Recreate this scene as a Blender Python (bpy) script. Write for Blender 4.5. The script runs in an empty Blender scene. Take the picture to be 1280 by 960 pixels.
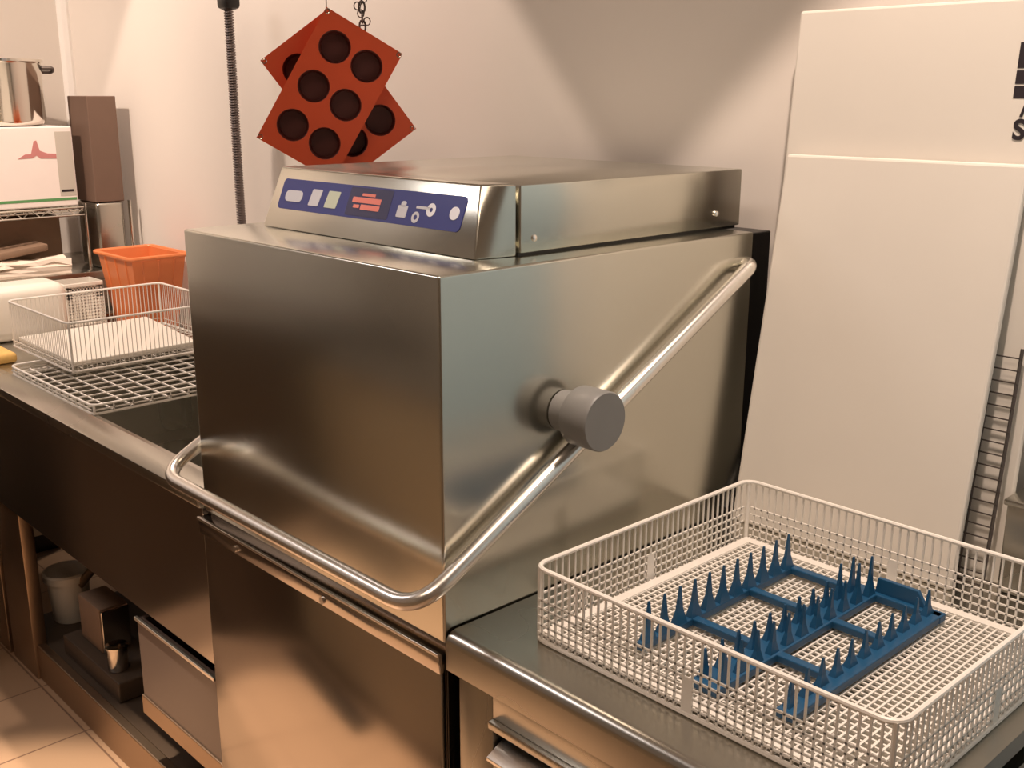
import bpy, bmesh, math, random
from mathutils import Vector, Matrix
random.seed(7)
PI = math.pi
S = bpy.context.scene
C = S.collection

# ------------------------------------------------------------ camera
cam_d = bpy.data.cameras.new('camera'); cam = bpy.data.objects.new('camera', cam_d); C.objects.link(cam)
def _n(v): return Vector(v).normalized()
cx_ = -_n((-672-640, 480-118, -1350)); cy_ = _n((2128-640, 480-122, -1350))
cz_ = cx_.cross(cy_).normalized(); cy_ = cz_.cross(cx_)
# rows = world axes expressed in camera coordinates -> world rotation of the camera
R3 = Matrix((cx_, cy_, cz_))
cam.matrix_world = Matrix.Translation((1.071, -.876, 1.6)) @ R3.to_4x4()
cam_d.sensor_width = 36; cam_d.lens = 1350/1280*36; cam_d.clip_start = .02
S.camera = cam
# ------------------------------------------------------------ world, exposure, large lights
S.view_settings.view_transform = 'Standard'; S.view_settings.look = 'None'
S.view_settings.gamma = 1; S.view_settings.use_curve_mapping = False
S.view_settings.exposure = 0.0
W = bpy.data.worlds.new('world'); S.world = W; W.use_nodes = True
W.node_tree.nodes['Background'].inputs[0].default_value = (1, .8, .6, 1)
W.node_tree.nodes['Background'].inputs[1].default_value = .05
def area(name, loc, rot, sx, sy, power, col):
    l = bpy.data.lights.new(name, 'AREA'); l.shape = 'RECTANGLE'; l.size = sx; l.size_y = sy
    l.energy = power; l.color = col
    o = bpy.data.objects.new(name, l); C.objects.link(o); o.location = loc; o.rotation_euler = rot
    return o
def spot(name, loc, deg, power, col, blend=.12, rot=(0, 0, 0), rad=.03):
    l = bpy.data.lights.new(name, 'SPOT'); l.spot_size = math.radians(deg*2); l.spot_blend = blend
    l.energy = power; l.color = col; l.shadow_soft_size = rad
    o = bpy.data.objects.new(name, l); C.objects.link(o); o.location = loc; o.rotation_euler = rot
    return o
WARM = (1, .76, .58)
area('ceiling_panel_light', (-2.2, -1.5, 3.15), (0, 0, 0), 1.2, .6, 22, (1, .91, .88))  # added unseen fill, cool so the console picks up a pale gleam
area('ceiling_panel_light', (.6, -1.3, 3.15), (0, 0, 0), 1.2, .5, 19, WARM)  # added unseen warm fill over the aisle
spot('downlight', (-1.745, .40, 3.1), 40.4, 155, (1, .79, .65), .05)
spot('downlight', (.5, .20, 3.1), 39.4, 170, (1, .79, .65), .05, rot=(-.182, 0, 0))
spot('adjustable_spot', (-1.95, -1.2, 3.1), 31, 215, (1, .78, .62), 1.0, rot=Vector((-1.1, 1.42, -1.45)).to_track_quat('-Z', 'Y').to_euler())  # added unseen spot to brighten the far left walls
spot('downlight', (-1.0, -.5, 3.1), 13.5, 620, (1, .79, .60), .4)  # added unseen spot to brighten the aisle floor

# ------------------------------------------------------------ materials
def mat(name, col, rough=.5, metal=0., noise=0., nscale=20., bump=0., stretch=None, spec=.5, alpha=1, aniso=0, coat=0):
    m = bpy.data.materials.new(name); m.use_nodes = True
    nt = m.node_tree; b = nt.nodes['Principled BSDF']
    b.inputs['Base Color'].default_value = (*col, 1); b.inputs['Roughness'].default_value = rough
    b.inputs['Metallic'].default_value = metal; b.inputs['Specular IOR Level'].default_value = spec
    b.inputs['Coat Weight'].default_value = coat
    tc = nt.nodes.new('ShaderNodeTexCoord'); mp = nt.nodes.new('ShaderNodeMapping')
    nt.links.new(tc.outputs['Object'], mp.inputs[0])
    if stretch: mp.inputs['Scale'].default_value = stretch
    n = nt.nodes.new('ShaderNodeTexNoise'); n.inputs['Scale'].default_value = nscale; n.inputs['Detail'].default_value = 4
    nt.links.new(mp.outputs[0], n.inputs['Vector'])
    if noise:
        mx = nt.nodes.new('ShaderNodeMix'); mx.data_type = 'RGBA'
        mx.inputs[6].default_value = (*[max(0, c*(1-noise)) for c in col], 1)
        mx.inputs[7].default_value = (*[min(1, c*(1+noise)) for c in col], 1)
        nt.links.new(n.outputs[0], mx.inputs[0]); nt.links.new(mx.outputs[2], b.inputs['Base Color'])
    if bump:
        bp = nt.nodes.new('ShaderNodeBump'); bp.inputs['Strength'].default_value = bump; bp.inputs['Distance'].default_value = .002
        nt.links.new(n.outputs[0], bp.inputs['Height']); nt.links.new(bp.outputs[0], b.inputs['Normal'])
    return m
def steel(name, col, rough, smudge=.08, streak=(1, 1, 1), sscale=3.):
    """brushed stainless: fine streaks in the bump, broad smudges in the roughness"""
    m = bpy.data.materials.new(name); m.use_nodes = True
    nt = m.node_tree; b = nt.nodes['Principled BSDF']; L = nt.links.new
    b.inputs['Base Color'].default_value = (*col, 1); b.inputs['Metallic'].default_value = 1
    tc = nt.nodes.new('ShaderNodeTexCoord')
    n1 = nt.nodes.new('ShaderNodeTexNoise'); n1.inputs['Scale'].default_value = sscale; n1.inputs['Detail'].default_value = 1
    L(tc.outputs['Object'], n1.inputs['Vector'])
    mr = nt.nodes.new('ShaderNodeMapRange'); mr.inputs[3].default_value = rough-smudge; mr.inputs[4].default_value = rough+smudge
    mr.inputs[1].default_value = .1; mr.inputs[2].default_value = .9
    L(n1.outputs[0], mr.inputs[0]); L(mr.outputs[0], b.inputs['Roughness'])
    mp = nt.nodes.new('ShaderNodeMapping'); mp.inputs['Scale'].default_value = streak
    L(tc.outputs['Object'], mp.inputs[0])
    n2 = nt.nodes.new('ShaderNodeTexNoise'); n2.inputs['Scale'].default_value = 40; n2.inputs['Detail'].default_value = 5
    L(mp.outputs[0], n2.inputs['Vector'])
    bp = nt.nodes.new('ShaderNodeBump'); bp.inputs['Strength'].default_value = .05; bp.inputs['Distance'].default_value = .001
    L(n2.outputs[0], bp.inputs['Height']); L(bp.outputs[0], b.inputs['Normal'])
    return m
M = {}
M['wall'] = mat('painted_wall', (.80, .74, .68), .75, noise=.03, nscale=2.5, bump=.05)
M['ceil'] = mat('ceiling_paint', (.42, .38, .34), .8)  # unseen ceiling darkened to cut bounced light
M['wall2'] = mat('beige_wall_paint', (.36, .31, .26), .7)  # unseen right and front walls darkened to cut bounced light
M['hood'] = steel('brushed_hood_steel', (.63, .62, .55), .22, .02, (1, 1, .05))
M['steelh'] = steel('satin_counter_steel', (.50, .48, .43), .27, .07, (.05, 1, 1))
M['steelp'] = steel('polished_panel_steel', (.55, .50, .45), .16, .06, (1, 1, .05))
M['chrome'] = steel('handle_steel', (.90, .87, .82), .27, .02)
M['plastic_grey'] = mat('grey_plastic', (.20, .20, .195), .45, noise=.05)
M['black'] = mat('black_plastic', (.012, .011, .01), .4)
M['white_wire'] = mat('white_coated_wire', (.82, .78, .72), .4)
M['white_board'] = mat('white_polyethylene', (.74, .69, .62), .5, noise=.05, nscale=4, bump=.1)
M['blue'] = mat('teal_blue_plastic', (.010, .075, .17), .38, noise=.15, nscale=30)
M['label_blue'] = mat('blue_control_film', (.028, .036, .19), .3)
M['label_grey'] = mat('pale_print', (.55, .56, .62), .4)
M['label_green'] = mat('pale_green_print', (.50, .55, .45), .4)
M['label_white'] = mat('white_print', (.75, .77, .85), .4)
M['label_dark'] = mat('dark_display', (.03, .03, .09), .25)
M['label_red'] = mat('red_display_print', (.75, .22, .18), .4)
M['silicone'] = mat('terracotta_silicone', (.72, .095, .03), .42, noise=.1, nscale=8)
M['silicone2'] = mat('dark_terracotta_silicone', (.10, .018, .014), .42, noise=.1, nscale=8)  # shade inside the mould cups put into the colour
M['orange'] = mat('orange_plastic', (.72, .21, .07), .4, noise=.06)
M['white_pl'] = mat('white_plastic', (.82, .78, .70), .35)
M['brownbox'] = mat('dark_brown_board', (.14, .085, .06), .6, noise=.08)
M['carton'] = mat('white_carton', (.80, .72, .68), .7, noise=.03)
M['cartong'] = mat('grey_carton_print', (.50, .46, .40), .7)
M['red_print'] = mat('red_print', (.50, .20, .19), .7)
M['green_print'] = mat('green_print', (.10, .28, .10), .7)
M['paper'] = mat('crumpled_paper', (.78, .68, .58), .8, noise=.1, nscale=10, bump=.5)
M['kraft'] = mat('kraft_board', (.22, .14, .09), .8, noise=.1)
M['yellow'] = mat('yellow_sponge', (.80, .50, .16), .9, noise=.15, nscale=60, bump=.5)
M['hose'] = mat('dark_grey_hose', (.24, .20, .19), .4, metal=.5)
M['darkmetal'] = mat('dark_wire', (.12, .10, .09), .45, metal=.6)
M['fridge'] = mat('blue_grey_enamel', (.58, .78, .92), .35)  # tint of the added block that colours the hood side reflection
M['darkcab'] = mat('dark_brown_cupboard', (.075, .052, .036), .45)  # shared dark brown: crate, under-table parts, added reflected block
M['cab2'] = steel('worn_leg_steel', (.42, .31, .22), .4, .06)
M['olive'] = mat('dull_olive_steel', (.26, .20, .13), .4)  # colour of the added block mirrored in the hood front
M['tray'] = mat('dark_enamelled_tray', (.13, .095, .08), .3)
M['ink'] = mat('black_ink', (.015, .008, .012), .6)
M['pot'] = steel('pot_steel', (.68, .64, .58), .12, .03)
def tile_mat():
    m = bpy.data.materials.new('floor_tiles'); m.use_nodes = True
    nt = m.node_tree; b = nt.nodes['Principled BSDF']; L = nt.links.new
    tc = nt.nodes.new('ShaderNodeTexCoord')
    br = nt.nodes.new('ShaderNodeTexBrick'); br.offset = 0; br.inputs['Scale'].default_value = 1
    br.inputs['Brick Width'].default_value = .3; br.inputs['Row Height'].default_value = .3
    br.inputs['Mortar Size'].default_value = .003; br.inputs['Mortar Smooth'].default_value = .3
    br.inputs['Color1'].default_value = (.44, .29, .185, 1); br.inputs['Color2'].default_value = (.41, .27, .17, 1)
    br.inputs['Mortar'].default_value = (.20, .12, .08, 1)
    L(tc.outputs['Object'], br.inputs['Vector']); L(br.outputs[0], b.inputs['Base Color'])
    b.inputs['Roughness'].default_value = .35
    return m
M['tile'] = tile_mat()

# ------------------------------------------------------------ helpers
def wloc(o):
    v = Vector((0, 0, 0))
    while o: v += o.location; o = o.parent
    return v
def tagit(o, label=None, cat=None, group=None, kind=None):
    if label: o['label'] = label
    if cat: o['category'] = cat
    if group: o['group'] = group
    if kind: o['kind'] = kind
    return o
def thing(name, loc, label, cat, group=None):
    o = bpy.data.objects.new(name, None); o.empty_display_size = .05; C.objects.link(o); o.location = loc
    return tagit(o, label, cat, group)
def obj(name, bm, m, parent=None, smooth=False, label=None, angle=40):
    """links bm (built in world coordinates) as ONE mesh object, origin at its base centre or its parent's"""
    bmesh.ops.recalc_face_normals(bm, faces=bm.faces[:])
    me = bpy.data.meshes.new(name); o = bpy.data.objects.new(name, me); C.objects.link(o)
    if parent is not None:
        o.parent = parent; off = wloc(parent)
    else:
        xs = [v.co for v in bm.verts]
        off = Vector(((min(v.x for v in xs)+max(v.x for v in xs))/2, (min(v.y for v in xs)+max(v.y for v in xs))/2, min(v.z for v in xs)))
        o.location = off
    bmesh.ops.translate(bm, verts=bm.verts[:], vec=-off)
    for f in bm.faces: f.smooth = smooth
    bm.to_mesh(me); bm.free(); me.materials.append(m)
    if smooth:
        try: me.set_sharp_from_angle(angle=math.radians(angle))
        except Exception: pass
    if label: o['label'] = label
    return o
def bx(bm, x0, x1, y0, y1, z0, z1, bev=0, seg=2):
    t = bmesh.new()
    bmesh.ops.create_cube(t, size=1)
    for v in t.verts:
        v.co = Vector((x0+(v.co.x+.5)*(x1-x0), y0+(v.co.y+.5)*(y1-y0), z0+(v.co.z+.5)*(z1-z0)))
    if bev: bmesh.ops.bevel(t, geom=t.edges[:], offset=bev, segments=seg, profile=.5, affect='EDGES')
    merge(bm, t); return bm
def merge(bm, t, mtx=None):
    if mtx is not None: bmesh.ops.transform(t, matrix=mtx, verts=t.verts[:])
    me = bpy.data.meshes.new('tmp'); t.to_mesh(me); t.free(); bm.from_mesh(me); bpy.data.meshes.remove(me)
def hexa(bm, b, t, bev=0):
    """solid from 4 bottom and 4 top points"""
    q = bmesh.new()
    vs = [q.verts.new(p) for p in list(b)+list(t)]
    for f in ((3, 2, 1, 0), (4, 5, 6, 7), (0, 1, 5, 4), (1, 2, 6, 5), (2, 3, 7, 6), (3, 0, 4, 7)): q.faces.new([vs[i] for i in f])
    if bev: bmesh.ops.bevel(q, geom=q.edges[:], offset=bev, segments=2, profile=.5, affect='EDGES')
    merge(bm, q); return bm
def wire(bm, p, q, r, n=5, cap=True):
    p = Vector(p); q = Vector(q); d = (q-p).normalized()
    a = d.orthogonal().normalized(); b = d.cross(a)
    r0 = []; r1 = []
    for i in range(n):
        w = 2*PI*i/n; o = a*math.cos(w)*r+b*math.sin(w)*r
        r0.append(bm.verts.new(p+o)); r1.append(bm.verts.new(q+o))
    for i in range(n):
        j = (i+1) % n; bm.faces.new((r0[i], r0[j], r1[j], r1[i]))
    if cap: bm.faces.new(r0[::-1]); bm.faces.new(r1)
def tube(bm, pts, r, n=12, closed=False):
    """swept tube with parallel frames; r may be a list"""
    pts = [Vector(p) for p in pts]; N = len(pts)
    rr = r if isinstance(r, (list, tuple)) else [r]*N
    a = None; rings = []
    for i in range(N):
        if closed: d = (pts[(i+1) % N]-pts[i-1]).normalized()
        else: d = (pts[min(i+1, N-1)]-pts[max(i-1, 0)]).normalized()
        if a is None: a = d.orthogonal().normalized()
        a = (a-d*a.dot(d)).normalized(); b = d.cross(a)
        rings.append([bm.verts.new(pts[i]+(a*math.cos(2*PI*k/n)+b*math.sin(2*PI*k/n))*rr[i]) for k in range(n)])
    for i in range(N if closed else N-1):
        A = rings[i]; B = rings[(i+1) % N]
        for k in range(n):
            j = (k+1) % n; bm.faces.new((A[k], A[j], B[j], B[k]))
    if not closed: bm.faces.new(rings[0][::-1]); bm.faces.new(rings[-1])
    return bm
def rounded(pts, r, seg=8):
    """open polyline with rounded corners"""
    pts = [Vector(p) for p in pts]; out = [pts[0]]
    for i in range(1, len(pts)-1):
        p, c, q = pts[i-1], pts[i], pts[i+1]
        u = (p-c).normalized(); v = (q-c).normalized()
        s = c+u*r; e = c+v*r
        for k in range(seg+1):
            t = k/seg; out.append(s*(1-t)**2+c*2*t*(1-t)+e*t*t)
    out.append(pts[-1]); return out
def rrect(x0, x1, y0, y1, z, r, seg=6):
    out = []
    for cx, cy, a0 in ((x1-r, y0+r, -PI/2), (x1-r, y1-r, 0), (x0+r, y1-r, PI/2), (x0+r, y0+r, PI)):
        for k in range(seg+1):
            a = a0+PI/2*k/seg; out.append((cx+r*math.cos(a), cy+r*math.sin(a), z))
    return out
def lathe(bm, prof, c, n=32, axis='z'):
    c = Vector(c); rings = []
    for r, h in prof:
        ring = []
        for k in range(n):
            a = 2*PI*k/n
            if axis == 'z': p = Vector((r*math.cos(a), r*math.sin(a), h))
            elif axis == 'x': p = Vector((h, r*math.cos(a), r*math.sin(a)))
            else: p = Vector((r*math.cos(a), h, r*math.sin(a)))
            ring.append(bm.verts.new(c+p))
        rings.append(ring)
    for i in range(len(rings)-1):
        for k in range(n):
            j = (k+1) % n; bm.faces.new((rings[i][k], rings[i][j], rings[i+1][j], rings[i+1][k]))
    bm.faces.new(rings[0][::-1]); bm.faces.new(rings[-1])
    return bm
def B(): return bmesh.new()

# ------------------------------------------------------------ the room
WY = .83; LX = -3.2; RX = 2.6; FY = -3.2; CZ = 3.2
def struct(name, bm, m): return tagit(obj(name, bm, m), kind='structure')
struct('floor', bx(B(), LX-.1, RX+.1, FY-.1, WY+.1, -.06, 0), M['tile'])
struct('ceiling', bx(B(), LX-.1, RX+.1, FY-.1, WY+.1, CZ, CZ+.06), M['ceil'])
struct('wall_back', bx(B(), LX-.1, RX+.1, WY, WY+.1, 0, CZ), M['wall'])
struct('wall_left', bx(B(), LX-.1, LX, FY, WY, 0, CZ), M['wall'])
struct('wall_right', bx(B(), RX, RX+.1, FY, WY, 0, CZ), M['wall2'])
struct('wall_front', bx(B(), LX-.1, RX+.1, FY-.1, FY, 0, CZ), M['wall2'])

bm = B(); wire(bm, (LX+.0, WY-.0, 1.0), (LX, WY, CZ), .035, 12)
M['bead'] = mat('white_corner_bead', (.90, .86, .82), .5)  # plain white, lighter than the wall colour
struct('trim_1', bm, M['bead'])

# ------------------------------------------------------------ hood dishwasher
HX0, HX1, HY0, HY1, HZ0, HZ1 = -.70, 0.0, 0.0, .70, .850, 1.375
dw = thing('dishwasher', (-.35, .35, 0), 'large stainless steel hood-type dishwasher with blue control panel, standing between the two counters', 'dishwasher')
bm = B()
# hood
q = bmesh.new()
prof = [(HY0, HZ0), (HY0, HZ1), (HY1, HZ1), (HY1, HZ0)]
va = [q.verts.new((HX0, y, z)) for y, z in prof]; vb = [q.verts.new((HX1, y, z)) for y, z in prof]
for i in range(len(prof)):
    j = (i+1) % len(prof); q.faces.new((va[i], va[j], vb[j], vb[i]))
q.faces.new(va[::-1]); q.faces.new(vb)
bmesh.ops.bevel(q, geom=q.edges[:], offset=.004, segments=3, profile=.5, affect='EDGES')
merge(bm, q)
hood = obj('hood', bm, M['hood'], dw, True, angle=50)
# control box on top: front section and rear section
bm = B()
hexa(bm, [(-.645, .125, 1.3755), (-.072, .125, 1.3755), (-.060, .195, 1.3755), (-.645, .195, 1.3755)],
     [(-.640, .167, 1.477), (-.105, .167, 1.477), (-.060, .195, 1.479), (-.640, .195, 1.479)], .003)
cbx = obj('control_console', bm, M['hood'], dw, True, angle=30)
bm = bx(B(), -.645, -.055, .199, .735, 1.3795, 1.4775, .003)
rear = obj('top_housing', bm, M['hood'], dw, True, angle=30)
obj('housing_gasket', bx(B(), -.638, -.062, .20, .73, 1.374, 1.381), M['black'], rear)
for (y, z) in ((.225, 1.400), (.665, 1.404)):
    obj('screw', lathe(B(), [(.005, 0), (.005, .002), (.003, .0035)], (-.055, y, z), 16, 'x'), M['chrome'], rear, True)
# control film on the sloped face
P0 = Vector((-.645, .125, 1.3755)); U = Vector((1, 0, 0)); V = (Vector((-.640, .167, 1.477))-Vector((-.640, .125, 1.3755))).normalized(); Nn = U.cross(V).normalized()
if Nn.y > 0: Nn = -Nn
def film(x0, x1, v0, v1, d0, d1, r=0, skew=0):
    """rounded plate on the sloped face; x in world, v up the slope"""
    r = min(r, (x1-x0)/2*.99, (v1-v0)/2*.99) or .0004
    pts = rrect(x0, x1, v0, v1, 0, r, 5)
    q = bmesh.new(); lo = []; hi = []
    for (x, v, _) in pts:
        base = Vector((x+skew*(v-v0), .125, 1.3755))+V*v
        lo.append(q.verts.new(base+Nn*d0)); hi.append(q.verts.new(base+Nn*d1))
    q.faces.new(hi); q.faces.new(lo[::-1])
    for i in range(len(pts)):
        j = (i+1) % len(pts); q.faces.new((lo[i], lo[j], hi[j], hi[i]))
    return q
fl = obj('control_panel', film(-.615, -.122, .036, .090, -.001, .0012, .008), M['label_blue'], cbx, label='blue control film with buttons and display')
obj('button', film(-.598, -.545, .050, .070, .001, .0018, .009), M['label_grey'], fl)
obj('button', film(-.522, -.493, .047, .076, .001, .0018, .002, .15), M['label_grey'], fl)
obj('button', film(-.474, -.440, .047, .076, .001, .0018, .002, .15), M['label_green'], fl)
obj('display', film(-.410, -.296, .040, .087, .001, .0016, .003), M['label_dark'], fl)
dsp = B()
for (a, b, c, d) in ((-.398, -.322, .062, .071), (-.372, -.322, .051, .0595), (-.392, -.376, .053, .0585), (-.375, -.340, .0735, .078)):
    merge(dsp, film(a, b, c, d, .0015, .0021, .001))
obj('display_digits', dsp, M['label_red'], fl)
ic = B(); merge(ic, film(-.276, -.252, .047, .066, .001, .0019, .002)); merge(ic, film(-.270, -.258, .064, .073, .001, .0019, .004))
obj('button', ic, M['label_grey'], fl)
ic = B(); merge(ic, film(-.232, -.200, .064, .068, .001, .0016, .001)); obj('printed_line', ic, M['label_grey'], fl)
def ringplate(x, v, r0, r1, d):
    q = bmesh.new(); n = 24; A = []; Bq = []
    for k in range(n):
        a = 2*PI*k/n
        base = Vector((x, .125, 1.3755))+V*v
        A.append(q.verts.new(base+(U*math.cos(a)+V*math.sin(a))*r0+Nn*d)); Bq.append(q.verts.new(base+(U*math.cos(a)+V*math.sin(a))*r1+Nn*d))
    for k in range(n):
        j = (k+1) % n; q.faces.new((A[k], A[j], Bq[j], Bq[k]))
    return q
ic = ringplate(-.228, .050, .004, .009, .0016); obj('button', ic, M['label_grey'], fl)
ic = ringplate(-.196, .064, .0035, .0105, .0016); obj('button', ic, M['label_white'], fl)
obj('button', film(-.152, -.131, .053, .073, .001, .0019, .0099), M['label_white'], fl)
# machine body: front panel, tank sides, feet, rear column
obj('body', bx(B(), -.700, -.008, .012, .69, .12, .846), M['steelp'], dw)
pn = obj('front_panel', bx(B(), -.712, -.010, 0.0, .012, .10, .800, .003), M['steelp'], dw, True)
bm = B()
hexa(bm, [(-.716, -.006, .802), (-.004, -.006, .802), (-.004, .03, .802), (-.716, .03, .802)],
     [(-.716, -.008, .834), (-.004, -.008, .834), (-.004, .03, .834), (-.716, .03, .834)], .002)
lipo = obj('panel_lip', bm, M['steelp'], dw, True)
obj('lip_edge', bx(B(), -.716, -.004, -.010, -.004, .831, .836, .001), M['chrome'], lipo)
for x in (-.58, -.30):
    obj('screw', lathe(B(), [(.006, 0), (.006, -.003)], (x, -.007, .813), 16, 'y'), M['chrome'], lipo, True)
for x in (-.66, -.05):
    for y in (.06, .62): obj('foot', lathe(B(), [(.02, 0), (.02, .02), (.012, .03), (.012, .12)], (x, y, 0), 20), M['plastic_grey'], dw, True)
obj('rear_column', bx(B(), -.69, -.025, .703, .79, .12, 1.368, .003), M['black'], dw)
obj('hose', tube(B(), rounded([(-.02, .76, 1.1), (.004, .745, 1.0), (.004, .70, .93), (-.0, .66, .88)], .02), .007), M['black'], dw, True)
# lifting handle
zb, yb = .932, -.066
def arm(y): return zb+(y-yb)*.535
bm = B()
AX, BX = .022, -.722
path = [(AX, .655, arm(.655)), (AX, yb, zb), (BX, yb, zb), (BX, .655, arm(.655))]
tube(bm, rounded(path, .06, 12), .0125, 16)
hd = obj('handle', bm, M['chrome'], dw, True)
for x, s in ((AX, -.6), (BX, .6)):
    bm = B(); tube(bm, rounded([(x, .62, arm(.62)), (x, .665, arm(.665)), (x+s*.05, .69, arm(.665)-.002)], .02, 6), .0127, 16)
    obj('arm_end', bm, M['chrome'], hd, True)
hub = lathe(B(), [(.031, .002), (.031, .036), (.0435, .036), (.0445, .038), (.0445, .084), (.0425, .0865), (.001, .0865)], (0, .232, 1.150), 40, 'x')
obj('handle_hub', hub, M['plastic_grey'], dw, True, label='round grey plastic pivot cap')
hub = lathe(B(), [(.030, -.702), (.030, -.722), (.0445, -.722), (.0445, -.784), (.001, -.786)], (0, .232, 1.150), 40, 'x')
obj('handle_hub', hub, M['plastic_grey'], dw, True)

# ------------------------------------------------------------ right counter
rc = thing('counter', (.33, .4, 0), 'stainless steel counter with a rounded front edge, under the white rack with the blue insert', 'counter')
bm = B()
q = bmesh.new()   # top with rounded nosing
pr = [(.0, .812), (.0, .852)]+[(.018-.018*math.cos(a), .852+.018*math.sin(a)) for a in [PI/2*k/6 for k in range(1, 7)]]+[(.80, .870), (.80, .845), (.02, .845), (.02, .812)]
va = [q.verts.new((.003, y, z)) for y, z in pr]; vb = [q.verts.new((.660, y, z)) for y, z in pr]
for i in range(len(pr)):
    j = (i+1) % len(pr); q.faces.new((va[i], va[j], vb[j], vb[i]))
q.faces.new(va[::-1]); q.faces.new(vb); merge(bm, q)
obj('countertop', bm, M['steelh'], rc, True, angle=25)
bm = B(); bx(bm, .016, .088, .012, .04, .10, .812, .002); bx(bm, .575, .650, .012, .04, .10, .812, .002); bx(bm, .088, .575, .012, .04, .768, .812, .001)
bx(bm, .016, .03, .04, .78, .10, .80); bx(bm, .636, .65, .04, .78, .10, .80); bx(bm, .016, .65, .76, .78, .10, .80)
obj('cabinet_frame', bm, M['steelh'], rc, True)
obj('ledge', bx(B(), .088, .575, .002, .03, .756, .768, .002), M['steelh'], rc, True)
bm = B(); hexa(bm, [(.094, .006, .50), (.569, .006, .50), (.569, .03, .50), (.094, .03, .50)], [(.094, .006, .722), (.569, .006, .722), (.569, .03, .722), (.094, .03, .722)], .002)
dr = obj('drawer', bm, M['steelh'], rc, True)
bm = B(); hexa(bm, [(.094, -.006, .712), (.569, -.006, .712), (.569, .03, .722), (.094, .03, .722)], [(.094, -.006, .718), (.569, -.006, .718), (.569, .03, .736), (.094, .03, .736)], .001)
obj('drawer_handle', bm, M['chrome'], dr, True)
bm = bx(B(), .094, .569, .006, .03, .12, .488, .002); obj('drawer', bm, M['steelh'], rc, True)
obj('shelf_floor', bx(B(), .03, .636, .04, .76, .10, .12), M['black'], rc)
for x in (.04, .625):
    for y in (.06, .72): obj('foot', lathe(B(), [(.018, 0), (.018, .02), (.012, .03), (.012, .10)], (x, y, 0), 16), M['plastic_grey'], rc, True)

# ------------------------------------------------------------ left inlet table
lt = thing('inlet_table', (-1.7, .4, 0), 'long stainless steel inlet table left of the dishwasher, raised rim and deep dark apron', 'table')
TX0, TX1 = -2.62, -.722
bm = B()
BX0, BX1, BY0, BY1, BZ = -1.97, -.765, .112, .590, .60
bx(bm, TX0, BX0, .078, .74, .834, .850); bx(bm, BX1, TX1, .078, .74, .834, .850); bx(bm, BX0, BX1, .078, BY0, .834, .850); bx(bm, BX0, BX1, BY1, .74, .834, .850)
bx(bm, BX0-.003, BX0, BY0, BY1, BZ, .834); bx(bm, BX1, BX1+.003, BY0, BY1, BZ, .834); bx(bm, BX0-.003, BX1+.003, BY0-.003, BY0, BZ, .834); bx(bm, BX0-.003, BX1+.003, BY1, BY1+.003, BZ, .834); bx(bm, BX0-.003, BX1+.003, BY0-.003, BY1+.003, BZ-.003, BZ)
bx(bm, TX0, TX1, 0.0, .078, .846, .870, .004)
bx(bm, TX0, TX1, .74, .80, .846, .870, .004)
bx(bm, TX0, TX0+.05, .078, .74, .846, .870, .004)
obj('tabletop', bm, M['steelh'], lt, True, angle=25)
obj('apron', bx(B(), -2.02, TX1+.004, .004, .016, .520, .848, .001), M['steelp'], lt)
obj('base_shelf', bx(B(), -2.04, TX1, .056, .655, .085, .098, .002), M['darkcab'], lt)  # dark shelf added to keep the space under the table dark
obj('kick_rail', bx(B(), -2.02, TX1, .030, .055, .0, .105, .003), M['cab2'], lt)
obj('leg', bx(B(), -2.03, -1.845, .022, .060, .0, .80, .004), M['cab2'], lt, True)
obj('leg', bx(B(), -2.60, -2.55, .03, .08, .0, .834, .004), M['cab2'], lt, True)
obj('leg', bx(B(), -2.60, -2.55, .72, .77, .0, .834, .004), M['cab2'], lt, True)
obj('leg', bx(B(), -.78, -.735, .70, .75, .0, .834, .004), M['cab2'], lt, True)
obj('side_panel', bx(B(), -2.16, -2.055, .02, .05, .0, .845, .002), M['cab2'], lt)
obj('back_panel', bx(B(), -2.5, TX1, .66, .675, .0, .834), M['darkcab'], lt)  # dark back added so no bright floor shows under the table
obj('drain_ledge', bx(B(), -1.09, TX1-.002, .006, .40, .245, .292, .002), M['cab2'], lt)
bm = B(); bx(bm, -1.085, -.730, .010, .022, .292, .482, .001); bx(bm, -1.085, -1.073, .022, .40, .292, .482); bx(bm, -.742, -.730, .022, .40, .292, .482); bx(bm, -1.073, -.742, .388, .40, .292, .482); bx(bm, -1.073, -.742, .022, .388, .292, .304)
o = obj('drip_tray', bm, M['tray'], lt)
obj('tray_edge', bx(B(), -1.088, -.728, .004, .012, .478, .486, .001), M['chrome'], o)
bm = B(); tube(bm, rounded([(-1.72, .23, .61), (-1.72, .23, .40), (-1.93, .19, .20)], .04), .013, 12)
obj('drain_pipe', bm, M['yellow'] if False else M['cab2'], lt, True)

# things under it
bk = thing('bucket', (-1.96, .175, .0985), 'small white plastic bucket on the low shelf under the steel inlet table', 'bucket')
q = B(); lathe(q, [(.046, 0), (.049, .004), (.060, .125), (.067, .128), (.069, .150), (.064, .155), (.060, .151), (.055, .120), (.046, .010), (.001, .009)], (-1.96, .175, .0985), 36)
obj('bucket_body', q, M['white_pl'], bk, True)
cr = bx(B(), -1.76, -1.40, .075, .215, .0985, .155, .004)
tagit(obj('crate', cr, M['darkcab']), 'dark low crate on the shelf under the table, carrying the metal can', 'crate')
bb = thing('square_container', (-1.62, .15, .1555), 'dark brown square container with a pale side plate, beside the white bucket', 'container')
q = B(); bx(q, -1.715, -1.575, .11, .19, .1555, .285, .006); obj('box_body', q, M['kraft'], bb, True)
q = B(); bx(q, -1.573, -1.565, .112, .188, .160, .280, .002); obj('side_plate', q, M['pot'], bb)
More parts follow.
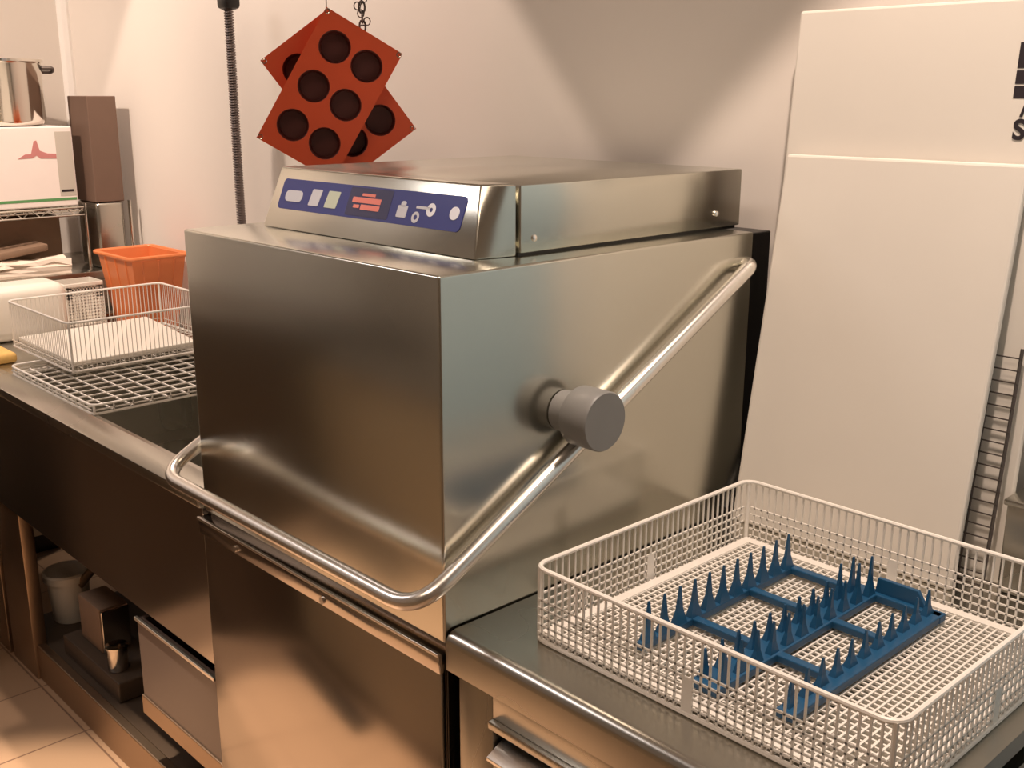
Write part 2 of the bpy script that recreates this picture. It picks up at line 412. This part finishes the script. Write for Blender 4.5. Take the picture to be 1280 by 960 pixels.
cn = B(); lathe(cn, [(.024, 0), (.026, .003), (.026, .060), (.029, .062), (.029, .068), (.024, .070), (.001, .069)], (-1.475, .110, .1555), 28)
tagit(obj('tin_can', cn, M['pot'], None, True), 'small shiny metal can on the dark crate under the apron', 'can')

# ------------------------------------------------------------ white wire racks
def wire_rack(name, x0, x1, y0, y1, z0, z1, step, label, floor_step=None, hz=(), rr=.0014, rim_r=.0035, band=True, feet=True):
    t = thing(name, ((x0+x1)/2, (y0+y1)/2, z0), label, 'rack')
    m = M['white_wire']; fs = floor_step or step
    obj('rim', tube(B(), rrect(x0, x1, y0, y1, z1, .022), rim_r, 8, True), m, t, True)
    obj('base_frame', tube(B(), rrect(x0, x1, y0, y1, z0+rim_r, .022), rim_r, 8, True), m, t, True)
    e = .004
    def side(a, b, fixed, axis):
        bm = B(); n = max(2, round((b-a)/step))
        for i in range(n+1):
            s = a+(b-a)*i/n
            if i in (0, n): continue
            p = (s, fixed) if axis == 'x' else (fixed, s)
            wire(bm, (*p, z0+rim_r), (*p, z1), rr, 4, False)
        for h in hz:
            if axis == 'x': wire(bm, (a+.004, fixed, z0+h), (b-.004, fixed, z0+h), rr, 4)
            else: wire(bm, (fixed, a+.004, z0+h), (fixed, b-.004, z0+h), rr, 4)
        if band:
            mid = (a+b)/2
            if axis == 'x': bx(bm, mid-.008, mid+.008, fixed-.0015, fixed+.0015, z0+.004, z0+(z1-z0)*.48)
            else: bx(bm, fixed-.0015, fixed+.0015, mid-.008, mid+.008, z0+.004, z0+(z1-z0)*.48)
        obj('side_mesh', bm, m, t)
    side(x0+e, x1-e, y0, 'x'); side(x0+e, x1-e, y1, 'x'); side(y0+e, y1-e, x0, 'y'); side(y0+e, y1-e, x1, 'y')
    for cx, sx in ((x0, 1), (x1, -1)):
        for cy, sy in ((y0, 1), (y1, -1)):
            bm = B(); wire(bm, (cx+sx*.006, cy+sy*.006, z0), (cx+sx*.006, cy+sy*.006, z1), .0035, 8); obj('corner_post', bm, m, t)
    bm = B(); zf = z0+.010
    nx = round((x1-x0)/fs); ny = round((y1-y0)/fs)
    for i in range(1, nx): wire(bm, (x0+(x1-x0)*i/nx, y0, zf), (x0+(x1-x0)*i/nx, y1, zf), rr*1.15, 4, False)
    for i in range(1, ny): wire(bm, (x0, y0+(y1-y0)*i/ny, zf-rr), (x1, y0+(y1-y0)*i/ny, zf-rr), rr*1.15, 4, False)
    obj('floor_mesh', bm, m, t)
    if band:
        bm = B(); w = .016; g = .008
        bx(bm, x0+g, x1-g, y0+g, y0+g+w, zf, zf+.003); bx(bm, x0+g, x1-g, y1-g-w, y1-g, zf, zf+.003)
        bx(bm, x0+g, x0+g+w, y0+g+w, y1-g-w, zf, zf+.003); bx(bm, x1-g-w, x1-g, y0+g+w, y1-g-w, zf, zf+.003)
        obj('floor_border', bm, m, t)
    return t
wire_rack('dish_rack', .100, .632, .078, .578, .8702, .980, .0128, 'square white plastic mesh rack on the right counter holding a blue peg insert', .0118, (.014, .0265, .039, .0515, .064), .0018)
wire_rack('wire_basket', -2.23, -1.78, .185, .66, .8795, 1.015, .013, 'white wire basket with fine side wires, resting on the low wire tray', .03, (.02,), .0012, .0032, band=False)
wire_rack('wire_tray', -2.00, -1.447, .100, .600, .8505, .8755, .05, 'shallow white coarse wire tray on the inlet table, under the deeper basket', .05, (.013,), .0022, .0032, band=False)
# sheet inside the left basket
bm = B(); hexa(bm, [(-2.215, .20, .895), (-1.80, .20, .893), (-1.80, .56, .897), (-2.215, .60, .903)], [(-2.215, .20, .907), (-1.80, .20, .905), (-1.80, .56, .909), (-2.215, .60, .915)], .003)
tagit(obj('plastic_board', bm, M['white_pl']), 'white plastic board lying flat inside the wire basket', 'board')

# blue peg insert
bi = thing('peg_insert', (.355, .345, .881), 'blue plastic peg insert with three rails of pointed pegs, lying in the white rack', 'peg insert')
zi = .8855; m = M['blue']
def rail(x, y0, y1, w=.011, h=.010):
    q = B(); bx(q, x-w/2, x+w/2, y0, y1, zi, zi+h, .002); return q
def peg(x, y, h, rx=.0062, ry=.0075):
    q = bmesh.new(); zt = zi+.008
    a = [q.verts.new((x+sx*rx, y+sy*ry, zt)) for sx, sy in ((-1, -1), (1, -1), (1, 1), (-1, 1))]
    b_ = [q.verts.new((x+sx*rx*.42, y+sy*ry*.42, zt+h*.42)) for sx, sy in ((-1, -1), (1, -1), (1, 1), (-1, 1))]
    c = [q.verts.new((x+sx*.0013, y+sy*.0013, zt+h)) for sx, sy in ((-1, -1), (1, -1), (1, 1), (-1, 1))]
    for lo, hi in ((a, b_), (b_, c)):
        for i in range(4):
            j = (i+1) % 4; q.faces.new((lo[i], lo[j], hi[j], hi[i]))
    q.faces.new(a[::-1]); q.faces.new(c); return q
for x, y0, y1, h, w, n in ((.240, .137, .505, .058, .012, 11), (.363, .115, .505, .048, .040, 11), (.466, .135, .515, .040, .026, 11)):
    obj('rail', rail(x, y0, y1, w, .012), m, bi)
    for i in range(n):
        y = y0+.018+(y1-y0-.036)*i/(n-1)
        if w < .02: obj('peg', peg(x, y, h, .006, .013), m, bi)
        elif w < .03:
            obj('peg', peg(x-.004, y, h, .006, .012), m, bi)
        else:
            up = .016 if i > 8 else 0
            obj('peg', peg(x-.013, y, h*.85+up, .005, .012), m, bi); obj('peg', peg(x+.012, y+.006, h+up, .0055, .011), m, bi)
for y, x1 in ((.252, .466), (.388, .466), (.498, .363)):
    bm = B(); bx(bm, .240, x1, y-.007, y+.007, zi+.0005, zi+.0115, .002); obj('cross_bar', bm, m, bi)
bm = B(); hexa(bm, [(.375, .508, zi), (.462, .508, zi), (.462, .519, zi), (.375, .519, zi)], [(.378, .510, zi+.034), (.440, .510, zi+.034), (.440, .517, zi+.034), (.378, .517, zi+.034)], .001)
obj('end_plate', bm, m, bi)
bm = B(); bx(bm, .340, .480, .500, .519, zi, zi+.012, .002); obj('end_bar', bm, m, bi)

# ------------------------------------------------------------ white boards against the wall
def leaning(name, x0, x1, yb_, zb_, yt, zt, th, m, label, bev=.004):
    q = B(); hexa(q, [(x0, yb_, zb_), (x1, yb_, zb_), (x1, yb_+th, zb_), (x0, yb_+th, zb_)],
                  [(x0, yt, zt), (x1, yt, zt), (x1, yt+th, zt), (x0, yt+th, zt)], bev)
    return q
t = obj('cutting_board', leaning('', .025, .427, .645, .8702, .746, 1.505, .015, None, ''), M['white_board'])
tagit(t, 'large worn white cutting board standing at the front of the leaning boards', 'cutting board', None)
t = thing('tall_board', (.2, .75, .87), 'tallest white board behind the worn cutting board, black print at its edge', 'board')
pb = obj('board_panel', leaning('', .008, .470, .722, .8702, .785, 1.738, .010, None, ''), M['white_board'], t)
def onboard(x0, x1, z0, z1, name):
    y = lambda z: .722+(z-.8702)/(1.738-.8702)*.063-.0008
    q = B(); hexa(q, [(x0, y(z0), z0), (x1, y(z0), z0), (x1, y(z0)+.0012, z0), (x0, y(z0)+.0012, z0)], [(x0, y(z1), z1), (x1, y(z1), z1), (x1, y(z1)+.0012, z1), (x0, y(z1)+.0012, z1)])
    return obj(name, q, M['ink'], t)
for a, b in ((1.640, 1.676), (1.618, 1.637), (1.598, 1.615)): onboard(.382, .45, a, b, 'printed_block')
def letter(s, x, z, size):
    cu = bpy.data.curves.new('printed_letter', 'FONT'); cu.body = s; cu.size = size; cu.extrude = .0004; cu.offset = .0012
    tmp = bpy.data.objects.new('tmp_text', cu); C.objects.link(tmp); bpy.context.view_layer.update()
    me = bpy.data.meshes.new_from_object(tmp.evaluated_get(bpy.context.evaluated_depsgraph_get())); me.name = 'printed_letter'
    bpy.data.objects.remove(tmp); bpy.data.curves.remove(cu)
    o = bpy.data.objects.new('printed_letter', me); C.objects.link(o); o.parent = t; me.materials.clear(); me.materials.append(M['ink'])
    o.location = Vector((x, .722+(z-.8702)/(1.738-.8702)*.063-.001, z))-t.location; o.rotation_euler = (PI/2-.0725, 0, 0)
letter('S', .3885, 1.540, .040); letter('/', .3965, 1.573, .024)
q = leaning('', .001, .40, .796, .8702, .812, 1.655, .008, None, '')
tagit(obj('cutting_board', q, M['kraft']), 'thin dark board, only its brown edge showing behind the tallest white board', 'cutting board')
bm = B()
def wy(z): return .692+(z-.87)*.115
z = .874
while z < 1.24:
    wire(bm, (.10, wy(z), z), (.457, wy(z), z), .0013, 4); z += .0185
for i in range(10):
    x = .455-.0385*i; wire(bm, (x, wy(.8715)+.002, .8715), (x, wy(1.24)+.002, 1.24), .0018 if i else .003, 5)
tagit(obj('wire_grid', bm, M['darkmetal']), 'dark wire grid standing upright behind the front cutting board', 'wire grid')
bm = B(); bx(bm, .474, .640, .70, .80, .8702, 1.015, .004)
ub = thing('steel_container', (.557, .75, .8702), 'low grey steel container at the back of the counter beside the boards', 'container')
obj('container_body', bm, M['steelh'], ub, True)
obj('container_rim', bx(B(), .470, .644, .696, .804, 1.010, 1.020, .003), M['steelh'], ub, True)

# ------------------------------------------------------------ silicone moulds on a chain
cam_h = Vector((1.071, -.876, 0)); dirh = Vector((-.829, .558, 0)).normalized()
Uh = Vector((.558, .829, 0)).normalized(); Zh = Vector((0, 0, 1))
HANG = Vector((-.905, .4535, 1.777))
def mould(name, top, ang, back, m, label, mcup):
    """sheet 300 x 175 with six round cups; hung from one corner; ang = lean of the long side from straight down"""
    Lg, Sh = .305, .180; t = thing(name, top+dirh*back, label, 'baking mould', 'silicone moulds on the chain')
    s = -1 if ang < 0 else 1; a = abs(ang)
    dl = Uh*(s*math.sin(a))-Zh*math.cos(a)            # along the long side, downwards
    ds = -Uh*(s*math.cos(a))-Zh*math.sin(a)           # along the short side, downwards
    O = top+dirh*back
    def pt(l, w, d=0): return O+dl*l+ds*w+dirh*d
    q = bmesh.new(); cup = bmesh.new()
    mg = .015; cl = (Lg-2*mg)/3; cw = (Sh-2*mg)/2; R = .0335
    for i in range(3):
        for j in range(2):
            l0 = mg+cl*i; l1 = l0+cl; w0 = mg+cw*j; w1 = w0+cw; cl_, cw_ = (l0+l1)/2, (w0+w1)/2
            if i == 0: l0 = 0
            if i == 2: l1 = Lg
            if j == 0: w0 = 0
            if j == 1: w1 = Sh
            angs = sorted([2*PI*k/32+.01 for k in range(32)]+[math.atan2(y-cw_, x-cl_) % (2*PI) for x in (l0, l1) for y in (w0, w1)])
            inn = []; out = []; c1 = []; c2 = []
            for A in angs:
                ca, sa = math.cos(A), math.sin(A)
                k = min(((l1-cl_)/ca if ca > 1e-9 else (l0-cl_)/ca if ca < -1e-9 else 9), ((w1-cw_)/sa if sa > 1e-9 else (w0-cw_)/sa if sa < -1e-9 else 9))
                inn.append(q.verts.new(pt(cl_+R*ca, cw_+R*sa))); out.append(q.verts.new(pt(cl_+k*ca, cw_+k*sa)))
                c1.append(cup.verts.new(pt(cl_+R*ca, cw_+R*sa, .0004))); c2.append(cup.verts.new(pt(cl_+R*.86*ca, cw_+R*.86*sa, .034)))
            n = len(angs)
            for k in range(n):
                j2 = (k+1) % n
                q.faces.new((inn[k], inn[j2], out[j2], out[k])); cup.faces.new((c1[k], c1[j2], c2[j2], c2[k]))
            cup.faces.new(c2)
    bmesh.ops.remove_doubles(q, verts=q.verts[:], dist=1e-5)
    sh = obj('mould_sheet', q, m, t)
    mo = sh.modifiers.new('thick', 'SOLIDIFY'); mo.thickness = .0016; mo.offset = 0
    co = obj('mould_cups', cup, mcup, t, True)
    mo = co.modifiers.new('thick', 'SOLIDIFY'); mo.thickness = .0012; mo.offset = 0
    for (l, w) in ((.006, .006), (Lg-.006, .006), (.006, Sh-.006), (Lg-.006, Sh-.006)):
        e = bmesh.new(); c = pt(l, w); tube(e, [c+(dl*math.cos(x)+ds*math.sin(x))*.0045-dirh*.001 for x in [2*PI*k/14 for k in range(14)]], .0014, 6, True)
        obj('eyelet', e, M['pot'], t, True)
    return t
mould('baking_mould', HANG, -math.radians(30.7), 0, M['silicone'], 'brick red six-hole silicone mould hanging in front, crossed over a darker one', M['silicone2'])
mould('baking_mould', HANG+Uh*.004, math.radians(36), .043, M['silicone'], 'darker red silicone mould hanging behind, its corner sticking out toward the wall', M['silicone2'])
bm = B()
c0 = HANG+Uh*.040+Zh*.20+dirh*.03; c0 = HANG+Uh*.062+Zh*(CZ-.02-HANG.z)+dirh*.03; c1 = HANG+Uh*.074-Zh*.045+dirh*.035
NL = 76
for i in range(NL):
    c = c0.lerp(c1, (i+.5)/NL); d = (c1-c0).normalized(); sd = (Uh if i % 2 else dirh); sd = (sd-d*sd.dot(d)).normalized()
    tube(bm, [c+d*.0125*math.cos(x)+sd*.0065*math.sin(x) for x in [2*PI*k/12 for k in range(12)]], .0021, 6, True)
for i in range(11):
    c = c1.lerp(c0, (i+.3)/95)+Uh*.010*math.sin(i*1.7)+dirh*.004; tube(bm, [c+Uh*.007*math.cos(x)+Zh*.008*math.sin(x) for x in [2*PI*k/10 for k in range(10)]], .0014, 5, True)
tagit(obj('hanging_chain', bm, M['darkmetal'], None, True), 'short dark metal chain hanging behind the red moulds', 'chain')
bm = B(); wire(bm, HANG-Zh*.008+dirh*.012, HANG+Zh*(CZ-.015-HANG.z)+dirh*.03+Uh*.03, .0012, 6); tagit(obj('hanging_wire', bm, M['darkmetal']), 'thin wire holding up the top corner of the red moulds', 'wire')
bm = B(); hc = HANG+Uh*.045+dirh*.03; lathe(bm, [(.035, -.022), (.04, -.018), (.04, -.0005)], (hc.x, hc.y, CZ), 24)
tagit(obj('ceiling_plate', bm, M['chrome'], None, True), 'round steel ceiling plate from which chain and moulds hang', 'hook plate')

# ------------------------------------------------------------ pre-rinse spray pole
sp = thing('rinse_spray_pole', (-1.745, .70, .85), 'dark ribbed pre-rinse spray pole rising behind the dishwasher to the top', 'spray pole')
bm = B(); lathe(bm, [(.035, 0), (.035, .008), (.018, .02), (.016, .05)], (-1.745, .70, .850), 28); obj('base_flange', bm, M['pot'], sp, True)
bm = B(); tube(bm, [(-1.745, .70, .88), (-1.745, .70, 1.3), (-1.750, .70, 1.6), (-1.745, .70, 1.95)], .0085, 12); obj('riser_pipe', bm, M['hose'], sp, True)
bm = B(); pts = []
zz = .92
N = 130*12
for k in range(N+1):
    a = 2*PI*k/12; zq = .92+.93*k/N; pts.append((-1.745-.0045*math.sin((zq-.92)*3)+.0105*math.cos(a), .70+.0105*math.sin(a), zq))
tube(bm, pts, .0032, 5); obj('spring', bm, M['hose'], sp, True)
bm = B(); bx(bm, -1.773, -1.717, .676, .724, 1.828, 1.885, .012); obj('clamp', bm, M['black'], sp, True)

# ------------------------------------------------------------ things at the far left
ob = thing('bin', (-2.38, .68, .85), 'orange ribbed plastic bin at the back of the inlet table', 'bin')
def frame_quad(x0, x1, y0, y1, z): return [(x0, y0, z), (x1, y0, z), (x1, y1, z), (x0, y1, z)]
bm = B(); q = bmesh.new()
lo = [q.verts.new(p) for p in frame_quad(-2.475, -2.275, .610, .735, .8502)]; hi = [q.verts.new(p) for p in frame_quad(-2.505, -2.245, .580, .765, 1.098)]
li = [q.verts.new(p) for p in frame_quad(-2.471, -2.279, .614, .731, .856)]; hi2 = [q.verts.new(p) for p in frame_quad(-2.500, -2.250, .585, .760, 1.098)]
q.faces.new(lo[::-1]); q.faces.new(li)
for A, D in ((lo, hi), (hi, hi2), (hi2, li)):
    for i in range(4):
        j = (i+1) % 4; q.faces.new((A[i], A[j], D[j], D[i]))
merge(bm, q)
for f in (.2, .5, .8):   # ribs on the long and short faces
    for (a0, a1) in (((-2.2755, .610+.125*f, .86), (-2.247, .580+.185*f, 1.085)), ((-2.475+.2*f, .6095, .86), (-2.505+.26*f, .5815, 1.085))):
        wire(bm, a0, a1, .004, 6)
obj('bin_body', bm, M['orange'], ob)
bm = B(); tube(bm, rrect(-2.515, -2.235, .570, .775, 1.096, .02), .007, 8, True); obj('bin_rim', bm, M['orange'], ob, True)

def perforated(bm, o, u, v, nu, nv, su, sv, w, th, nrm):
    """lattice plate: strips along u and v"""
    o = Vector(o); u = Vector(u); v = Vector(v); nrm = Vector(nrm)
    def slab(p, a, b):
        q = bmesh.new(); vs = [q.verts.new(c) for c in (p, p+a, p+a+b, p+b, p+nrm*th, p+a+nrm*th, p+a+b+nrm*th, p+b+nrm*th)]
        for f in ((3, 2, 1, 0), (4, 5, 6, 7), (0, 1, 5, 4), (1, 2, 6, 5), (2, 3, 7, 6), (3, 0, 4, 7)): q.faces.new([vs[i] for i in f])
        merge(bm, q)
    for i in range(nu+1): slab(o+u*(su*i-w/2), u*w, v*(sv*nv))
    for j in range(nv+1): slab(o+v*(sv*j-w/2), u*(su*nu), v*w)
cb = thing('cutlery_basket', (-2.50, .50, .8502), 'small white perforated basket with an oval hand hole, between white tub and orange bin', 'basket')
bm = B(); X1 = -2.455; Y0, Y1 = .44, .565; Z0, Z1 = .852, 1.005
perforated(bm, (X1, Y0, Z0), (0, 1, 0), (0, 0, 1), 12, 14, .0104, .0105, .0042, .003, (-1, 0, 0))
perforated(bm, (-2.565, Y0, Z0), (1, 0, 0), (0, 0, 1), 11, 14, .01, .0105, .0042, .003, (0, 1, 0))
bx(bm, -2.565, X1, Y1, Y1+.003, Z0, Z1); bx(bm, -2.565, -2.562, Y0, Y1, Z0, Z1); bx(bm, -2.565, X1, Y0, Y1, Z0-.0015, Z0+.002)
bx(bm, X1-.003, X1, Y0, Y0+.02, Z0+.10, Z1); bx(bm, X1-.003, X1, Y1-.02, Y1, Z0+.10, Z1)
obj('basket_body', bm, M['white_pl'], cb)
bm = B(); bx(bm, X1-.004, X1+.003, Y0, Y1, Z1-.012, Z1, .002); bx(bm, -2.568, X1, Y0-.003, Y0+.003, Z1-.012, Z1, .002); obj('basket_rim', bm, M['white_pl'], cb)
obj('hand_hole', bx(B(), X1-.0045, X1-.0035, Y0+.022, Y1-.022, Z1-.042, Z1-.014), M['black'], cb)  # black plate painting the shaded inside of the opening
bm = B(); bx(bm, -2.56, -2.40, .10, .43, .8505, 1.025, .035, 5)
tagit(obj('white_tub', bm, M['white_pl'], None, True), 'white rounded plastic tub upside down at the picture edge, beside the perforated basket', 'tub')
bm = B(); bx(bm, -2.34, -2.13, .085, .165, .8505, .880, .01, 3)
tagit(obj('sponge', bm, M['yellow'], None, True), 'yellow sponge on the rim of the inlet table', 'sponge')

# side worktop along the left wall
wt = thing('side_worktop', (-2.92, .2, 0), 'plain steel worktop along the left wall behind the orange bin', 'worktop')
obj('worktop_slab', bx(B(), LX+.002, -2.67, -.19, WY-.002, .972, 1.004, .003), M['steelh'], wt, True)
obj('cabinet_body', bx(B(), LX+.002, -2.70, -.19, WY-.002, .08, .972), M['steelh'], wt)
obj('plinth', bx(B(), LX+.01, -2.74, -.18, WY-.01, 0, .08), M['black'], wt)
# wire shelf
ws = thing('wire_shelf', (-2.93, .2, 1.004), 'low chrome wire shelf standing on the side worktop under the white carton', 'shelf')
bm = B()
for y in [(-.14+.025*i) for i in range(32)]:
    wire(bm, (LX+.05, y, 1.216), (-2.735, y, 1.216), .0022, 4)
for x in (-3.14, -2.94, -2.74): wire(bm, (x, -.16, 1.211), (x, .65, 1.211), .003, 6)
obj('shelf_grid', bm, M['pot'], ws)
bm = B(); wire(bm, (-2.735, -.16, 1.222), (-2.735, .65, 1.222), .004, 8); wire(bm, (-2.735, -.16, 1.196), (-2.735, .65, 1.196), .004, 8)
for i in range(26): wire(bm, (-2.735, -.14+.03*i, 1.196 if i % 2 else 1.222), (-2.735, -.14+.03*(i+1), 1.222 if i % 2 else 1.196), .002, 4)
obj('shelf_edge', bm, M['pot'], ws)
for x in (-2.735, -3.14):
    for y in (.645, -.15): bm = B(); wire(bm, (x, y, 1.004), (x, y, 1.235), .006, 10); obj('post', bm, M['pot'], ws, True)
# white carton
ct = thing('carton', (-2.9, .37, 1.22), 'white carton with faded red logo and green stripe on the wire shelf', 'box')
bxm = obj('carton_body', bx(B(), -3.10, -2.76, .05, .635, 1.2265, 1.497, .004), M['carton'], ct)
obj('green_stripe', bx(B(), -2.7605, -2.7592, .055, .63, 1.247, 1.256), M['green_print'], ct)
obj('grey_panel', bx(B(), -2.7605, -2.7594, .575, .630, 1.262, 1.48), M['cartong'], ct)
obj('small_print', bx(B(), -2.7600, -2.7588, .580, .622, 1.276, 1.284), M['ink'], ct)
def xpoly(pts, x, th, m, name, parent):
    q = bmesh.new(); a = [q.verts.new((x, y, z)) for y, z in pts]; b = [q.verts.new((x+th, y, z)) for y, z in pts]
    q.faces.new(a); q.faces.new(b[::-1])
    for i in range(len(pts)):
        j = (i+1) % len(pts); q.faces.new((a[i], a[j], b[j], b[i]))
    return obj(name, q, m, parent)
# faint red shape: a flat base with a small peak over it
xpoly([(.445, 1.392), (.470, 1.407), (.490, 1.408), (.503, 1.450), (.512, 1.452), (.520, 1.418), (.545, 1.408), (.574, 1.406), (.574, 1.390), (.52, 1.392), (.508, 1.402), (.492, 1.394)], -2.7603, .0012, M['red_print'], 'printed_logo', ct)
# pot on the carton
pt_ = thing('stock_pot', (-2.90, .38, 1.497), 'shiny steel stock pot standing on top of the white carton', 'pot')
q = B(); lathe(q, [(.10, 0), (.125, .004), (.138, .02), (.140, .205), (.146, .212), (.146, .220), (.136, .220), (.132, .20), (.130, .02), (.001, .012)], (-2.90, .46, 1.4975), 40)
obj('pot_body', q, M['pot'], pt_, True)
q = B(); tube(q, rounded([(-2.83, .580, 1.690), (-2.825, .618, 1.690), (-2.845, .622, 1.677), (-2.87, .595, 1.677)], .01), .006, 8); obj('pot_handle', q, M['darkmetal'], pt_, True)
# dark tall box and the grey canister under it
bm = B(); bx(bm, -2.865, -2.70, .672, .775, 1.2375, 1.598, .003)
tagit(obj('tall_box', bm, M['brownbox']), 'tall dark brown upright box in the room corner beside the white carton', 'box')
bm = B(); bx(bm, -2.87, -2.70, .672, .770, 1.0042, 1.237, .012, 3)
tagit(obj('canister', bm, M['steelh'], None, True), 'square dull grey canister under the tall dark brown box', 'canister')
bm = B(); wire(bm, (-2.69, .787, 1.0042), (-2.69, .787, 1.24), .006, 10); tagit(obj('thin_pipe', bm, M['pot'], None, True), 'short thin upright pipe at the wall beside the grey canister', 'pipe')
bm = B(); bx(bm, -3.12, -2.86, .02, .60, 1.0042, 1.185, .003)
tagit(obj('brown_carton', bm, M['kraft']), 'brown cardboard box under the wire shelf on the worktop', 'box')
# crumpled paper bags
def crumple(x0, x1, y0, y1, z0, z1, seed):
    random.seed(seed); q = B(); bx(q, x0, x1, y0, y1, z0, z1)
    bmesh.ops.subdivide_edges(q, edges=q.edges[:], cuts=5, use_grid_fill=True)
    for v in q.verts:
        k = (v.co.z-z0)/(z1-z0)
        v.co += Vector((random.uniform(-.012, .012), random.uniform(-.014, .014), random.uniform(-.012, .008)))*(k)
    return q
tagit(obj('paper_bag', crumple(-2.80, -2.69, .22, .56, 1.0045, 1.055, 3), M['paper']), 'crumpled pale paper bag lying on the side worktop', 'paper bag')
bm = B(); hexa(bm, [(-2.84, .30, 1.060), (-2.72, .30, 1.060), (-2.72, .50, 1.085), (-2.84, .50, 1.085)], [(-2.84, .30, 1.085), (-2.72, .30, 1.085), (-2.72, .50, 1.108), (-2.84, .50, 1.108)], .006)
tagit(obj('folded_cloth', bm, M['kraft'], None, True), 'folded brownish cloth resting on the crumpled paper bag', 'cloth')

# ------------------------------------------------------------ unseen blocks, added only for the steel to reflect
fr = thing('refrigerator', (1.2, .47, 0), 'blue-grey upright refrigerator standing past the end of the right counter', 'refrigerator')  # added so the hood side reflects a blue-grey tone
obj('fridge_body', bx(B(), .80, 1.55, .16, .82, .03, 2.0, .006), M['fridge'], fr)
obj('fridge_door', bx(B(), .80, 1.55, .12, .158, .12, 2.0, .006), M['fridge'], fr)
obj('fridge_handle', bx(B(), .84, .86, .08, .12, .9, 1.4, .004), M['chrome'], fr)
cp = thing('cupboard', (-2.9, -1.8, 0), 'long dark brown cupboard along the left wall across the aisle', 'cupboard')  # added so apron and hood front reflect something dark
obj('cupboard_body', bx(B(), LX+.01, -2.00, -3.1, -.20, 0, 1.02), M['darkcab'], cp)
obj('cupboard_door', bx(B(), -2.00, -1.98, -1.7, -.22, .08, 1.0, .004), M['darkcab'], cp)
obj('cupboard_door', bx(B(), -2.00, -1.98, -3.08, -1.72, .08, 1.0, .004), M['darkcab'], cp)
cp = thing('cooking_range', (-.6, -2.85, 0), 'dark cooking range block against the opposite wall', 'range')  # added so the hood front mirrors olive instead of lit floor
obj('range_body', bx(B(), -1.95, 2.2, -3.18, -1.15, .1, .90), M['olive'], cp)
obj('range_top', bx(B(), -1.97, 2.22, -3.18, -1.12, .90, .94, .004), M['steelh'], cp)
obj('plinth', bx(B(), -1.93, 2.18, -3.16, -1.20, 0, .1), M['black'], cp)
tagit(obj('floor_mat', bx(B(), -1.90, -1.05, -1.10, -.84, 0.0003, .012, .003), M['black']), 'black rubber mat on the floor in front of the dishwasher', 'floor mat')  # added to darken the floor mirrored in the lower hood front
